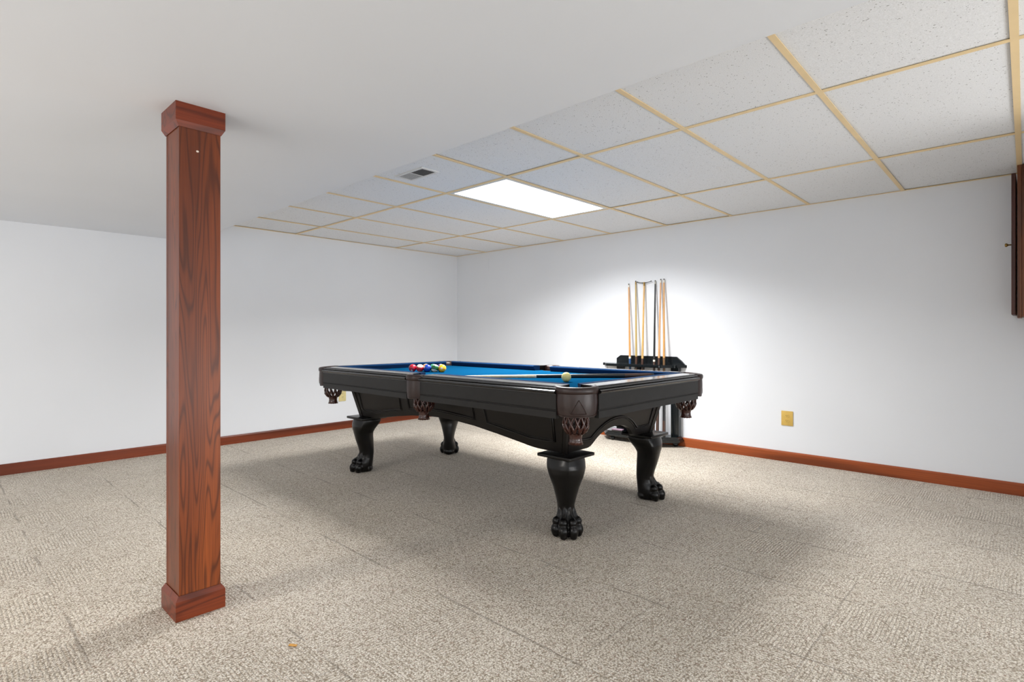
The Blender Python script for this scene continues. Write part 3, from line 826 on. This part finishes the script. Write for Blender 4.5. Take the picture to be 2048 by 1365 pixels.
# ------------------------------------------------------------------ cue rack
def rack():
    t = empty('cue_rack', (0, -2.76, 0), 0, 'black lacquered floor cue rack with hexagonal shelf against the right wall', 'cue rack')
    Y = lambda y: y+2.76
    W = -.0150
    def foot(xf, yl_, yr, ywl, ywr): return [(W, Y(ywr)), (W, Y(ywl)), (-.10, Y(ywl)), (xf, Y(yl_)), (xf, Y(yr)), (-.10, Y(ywr))]
    bm = bmesh.new()
    fp = foot(-.215, -2.44, -3.03, -2.34, -3.165)
    def scaled(poly, d):
        cx = sum(p[0] for p in poly)/len(poly); cy = sum(p[1] for p in poly)/len(poly)
        return [(p[0] if p[0] > -.02 else cx+(p[0]-cx)*(1-d/.1), cy+(p[1]-cy)*(1-d/.4)) for p in poly]
    add_prism(bm, scaled(fp, .010), .040, .048); add_prism(bm, fp, .048, .066); add_prism(bm, scaled(fp, .010), .066, .078); add_prism(bm, scaled(fp, .022), .078, .0915)
    bm_obj('base', bm, M['rack'], t)
    for x, y in ((-.175, -2.50), (-.175, -2.97), (-.05, -2.40), (-.05, -3.10)):
        bm = bmesh.new(); add_lathe(bm, [(.012, 0), (.022, .006), (.026, .020), (.022, .034), (.014, .040)], 16, (x, Y(y), 0)); bm_obj('foot', bm, M['rack'], t, smooth=True)
    for y0, y1, xd in ((-2.472, -2.545, -.060), (-2.675, -2.762, -.060), (-3.055, -3.135, -.060)):
        bm = bmesh.new()
        add_box(bm, (xd, Y(y1), .092), (-.018, Y(y0), .723), .002)
        ym = (Y(y0)+Y(y1))/2
        for k in (-1, 0, 1): add_box(bm, (xd-.002, ym+k*.02-.005, .11), (xd+.001, ym+k*.02+.005, .70))
        bm_obj('upright', bm, M['rack'], t)
    # shelf with cue holes
    bm = bmesh.new(); z0, z1 = .7235, .7485
    # back bar (from wall to x=-.075), front bar, bridges between holes
    def z_mid(y): return y
    holes = []
    for yt, zt, yb in ((-2.585, 1.532, -2.696), (-2.663, 1.556, -2.759), (-2.759, 1.535, -2.800), (-2.874, 1.547, -2.930), (-2.931, 1.555, -2.972), (-2.964, 1.555, -3.040)):
        f = (.736-Z0)/(zt-Z0); holes.append(Y(yb+(yt-yb)*f))
    holes.sort()
    add_prism(bm, [(-.001, Y(-3.185)), (-.001, Y(-2.285)), (-.08, Y(-2.345)), (-.08, Y(-3.125))], z0, z1)
    lo, hi = Y(-3.118), Y(-2.352)
    edges = [lo]
    for h in holes: edges += [h-.0185, h+.0185]
    edges.append(hi)
    for a, b in zip(edges[0::2], edges[1::2]):
        if b > a: add_box(bm, (-.118, a, z0), (-.08, b, z1))
    add_prism(bm, [(-.118, Y(-3.098)), (-.118, Y(-2.372)), (-.203, Y(-2.435)), (-.208, Y(-2.45)), (-.208, Y(-3.02)), (-.203, Y(-3.035))], z0, z1)
    add_prism(bm, [(-.208, Y(-3.02)), (-.208, Y(-2.45)), (-.213, Y(-2.455)), (-.213, Y(-3.015))], z0+.006, z1-.006)
    bm_obj('shelf', bm, M['rack'], t)
    # backboard with clipped corners and a raised border
    bm = bmesh.new()
    pl = [(-2.448, .749), (-2.448, .792), (-2.492, .823), (-3.092, .823), (-3.140, .785), (-3.175, .749)]
    a = [bm.verts.new((-.001, Y(y), z)) for y, z in pl]; b = [bm.verts.new((-.019, Y(y), z)) for y, z in pl]
    bm.faces.new(a); bm.faces.new(b)
    for i in range(len(pl)): bm.faces.new((a[i], a[(i+1) % len(pl)], b[(i+1) % len(pl)], b[i]))
    add_tube(bm, [(-.020, Y(y), z) for y, z in ((-2.456, .755), (-2.456, .788), (-2.496, .815), (-3.088, .815), (-3.132, .781), (-3.158, .755))], .0035, 6)
    bm_obj('backboard', bm, M['rack'], t)
    bm = bmesh.new()
    add_tube(bm, [(-.15, Y(-2.425), .7230), (-.15, Y(-2.425), .700), (-.15, Y(-2.432), .690), (-.15, Y(-2.445), .688)], .0022, 6)
    bm_obj('hook', bm, M['iron'], t)
rack()
# things on the rack base
def chalk_box():
    o = empty('chalk_box', (-.178, -2.56, .0925), .12, 'mauve striped flat box on the cue rack base under the table arch', 'box')
    box('lid', (-.022, -.055, .009), (.022, .055, .020), M['box_pink'], o, .001)
    box('tray', (-.021, -.054, 0), (.021, .054, .0088), M['iron'], o)
    box('band', (-.0226, -.052, .0125), (-.0221, .052, .0148), M['iron'], o)
chalk_box()
bm = bmesh.new()
rings = []
for z, w2 in ((0, 1.0), (.03, 1.02), (.05, .95), (.062, .75), (.066, .4)):
    rings.append([(.034*w2*math.copysign(abs(math.cos(a))**.6, math.cos(a)), .060*w2*math.copysign(abs(math.sin(a))**.6, math.sin(a)), z) for a in [2*PI*k/20 for k in range(20)]])
add_loft(bm, rings)
o = bm_obj('ball_case', bm, M['gloss_black'], None, smooth=True); o.location = (-.098, -2.615, .0925); tag(o, 'glossy black rounded case on the cue rack base', 'case')

# ------------------------------------------------------------------ outlets and plates
def outlet(name, wall, along, z, w2, h2, mat, label):
    t = empty(name, (0, 0, 0), 0, label, 'outlet')
    if wall == 'right': t.location = (0, along, z); t.rotation_euler = (0, 0, -PI/2)   # local -y faces the room
    else: t.location = (along, 0, z)
    bm = bmesh.new(); add_box(bm, (-w2/2, -.0065, -h2/2), (w2/2, -.0003, h2/2), .002, 2); bm_obj('plate', bm, mat, t, auto=40)
    for s in (1, -1):
        bm = bmesh.new(); n = 20
        pts = [(.0165*math.cos(2*PI*k/n), max(-.0115, min(.0115, .0165*math.sin(2*PI*k/n)))) for k in range(n)]
        a = [bm.verts.new((x, -.0066, z_+s*.0195)) for x, z_ in pts]; b = [bm.verts.new((x, -.0090, z_+s*.0195)) for x, z_ in pts]
        bm.faces.new(a); bm.faces.new(b)
        for i in range(n): bm.faces.new((a[i], a[(i+1) % n], b[(i+1) % n], b[i]))
        r = bm_obj('receptacle', bm, mat, t)
        bm = bmesh.new()
        for x in (-.0063, .0063): add_box(bm, (x-.0012, -.0094, s*.0195-.001), (x+.0012, -.00905, s*.0195+.007))
        add_lathe(bm, [(.0022, 0), (.0022, .0003)], 8)
        for v in list(bm.verts)[-16:]: v.co = Vector((v.co.x, -.0091-v.co.z, s*.0195-.006+v.co.y))
        bm_obj('slots', bm, M['slot'], r)
    bm = bmesh.new(); add_lathe(bm, [(.003, 0), (.0025, .001)], 10)
    for v in bm.verts: v.co = Vector((v.co.x, -.0066-v.co.z, v.co.y))
    bm_obj('screw', bm, mat, t)
outlet('wall_outlet', 'right', -4.0425, .350, .088, .118, M['gold_plate'], 'gold-toned duplex outlet on the right wall beside the cue rack')
outlet('wall_outlet', 'back', -1.660, .366, .086, .130, M['ivory_plate'], 'pale yellow outlet on the back wall seen beside the far left pocket net')
bm = bmesh.new(); add_box(bm, (-.006, -.600, 1.812), (-.0003, -.535, 1.968), .0015, 1)
tag(bm_obj('cover_plate', bm, M['wall']), 'small wall-coloured cover plate high on the right wall near the corner', 'cover plate')

# ------------------------------------------------------------------ wall cabinet at the right edge
def cabinet():
    t = empty('wall_cabinet', (-.1325, -5.57, 1.13), 0, 'dark brown wooden wall cabinet below the ceiling at far right, door ajar', 'cabinet')
    zt = H-.003-1.13; f = 5.57-5.415
    box('face_frame', (-.1325, f-.020, 0), (.1315, f, zt), M['cab_wood'], t, .001)
    box('body', (-.1285, -.155, .006), (.1315, f-.021, zt), M['cab_wood'], t)
    bm = bmesh.new(); add_box(bm, (-.128, 0, .018), (.128, .020, .878), .004, 2)
    d = bm_obj('door', bm, M['door_wood'], t); d.location = (0, f+.0055, 0); d.rotation_euler = (0, 0, D(-.6))
    bm = bmesh.new(); add_lathe(bm, [(.004, 0), (.004, .012), (.006, .016), (.0105, .020), (.0115, .026), (.008, .030), (.002, .031)], 14)
    bm.transform(Matrix.Translation((-.095, .0202, .448)) @ Matrix.Rotation(-PI/2, 4, 'X'))
    bm_obj('knob', bm, M['brass'], d, smooth=True)
cabinet()
# ------------------------------------------------------------------ chip on the carpet
bm = bmesh.new(); add_box(bm, (-.014, -.005, 0), (.014, .005, .004), .0015)
for v in bm.verts: v.co.y += .12*abs(v.co.x)
o = bm_obj('wood_chip', bm, M['chip']); o.location = (-3.942, -3.689, .001); o.rotation_euler = (0, 0, -1.0); tag(o, 'tiny amber wood chip lying on the carpet right of the post', 'wood chip')
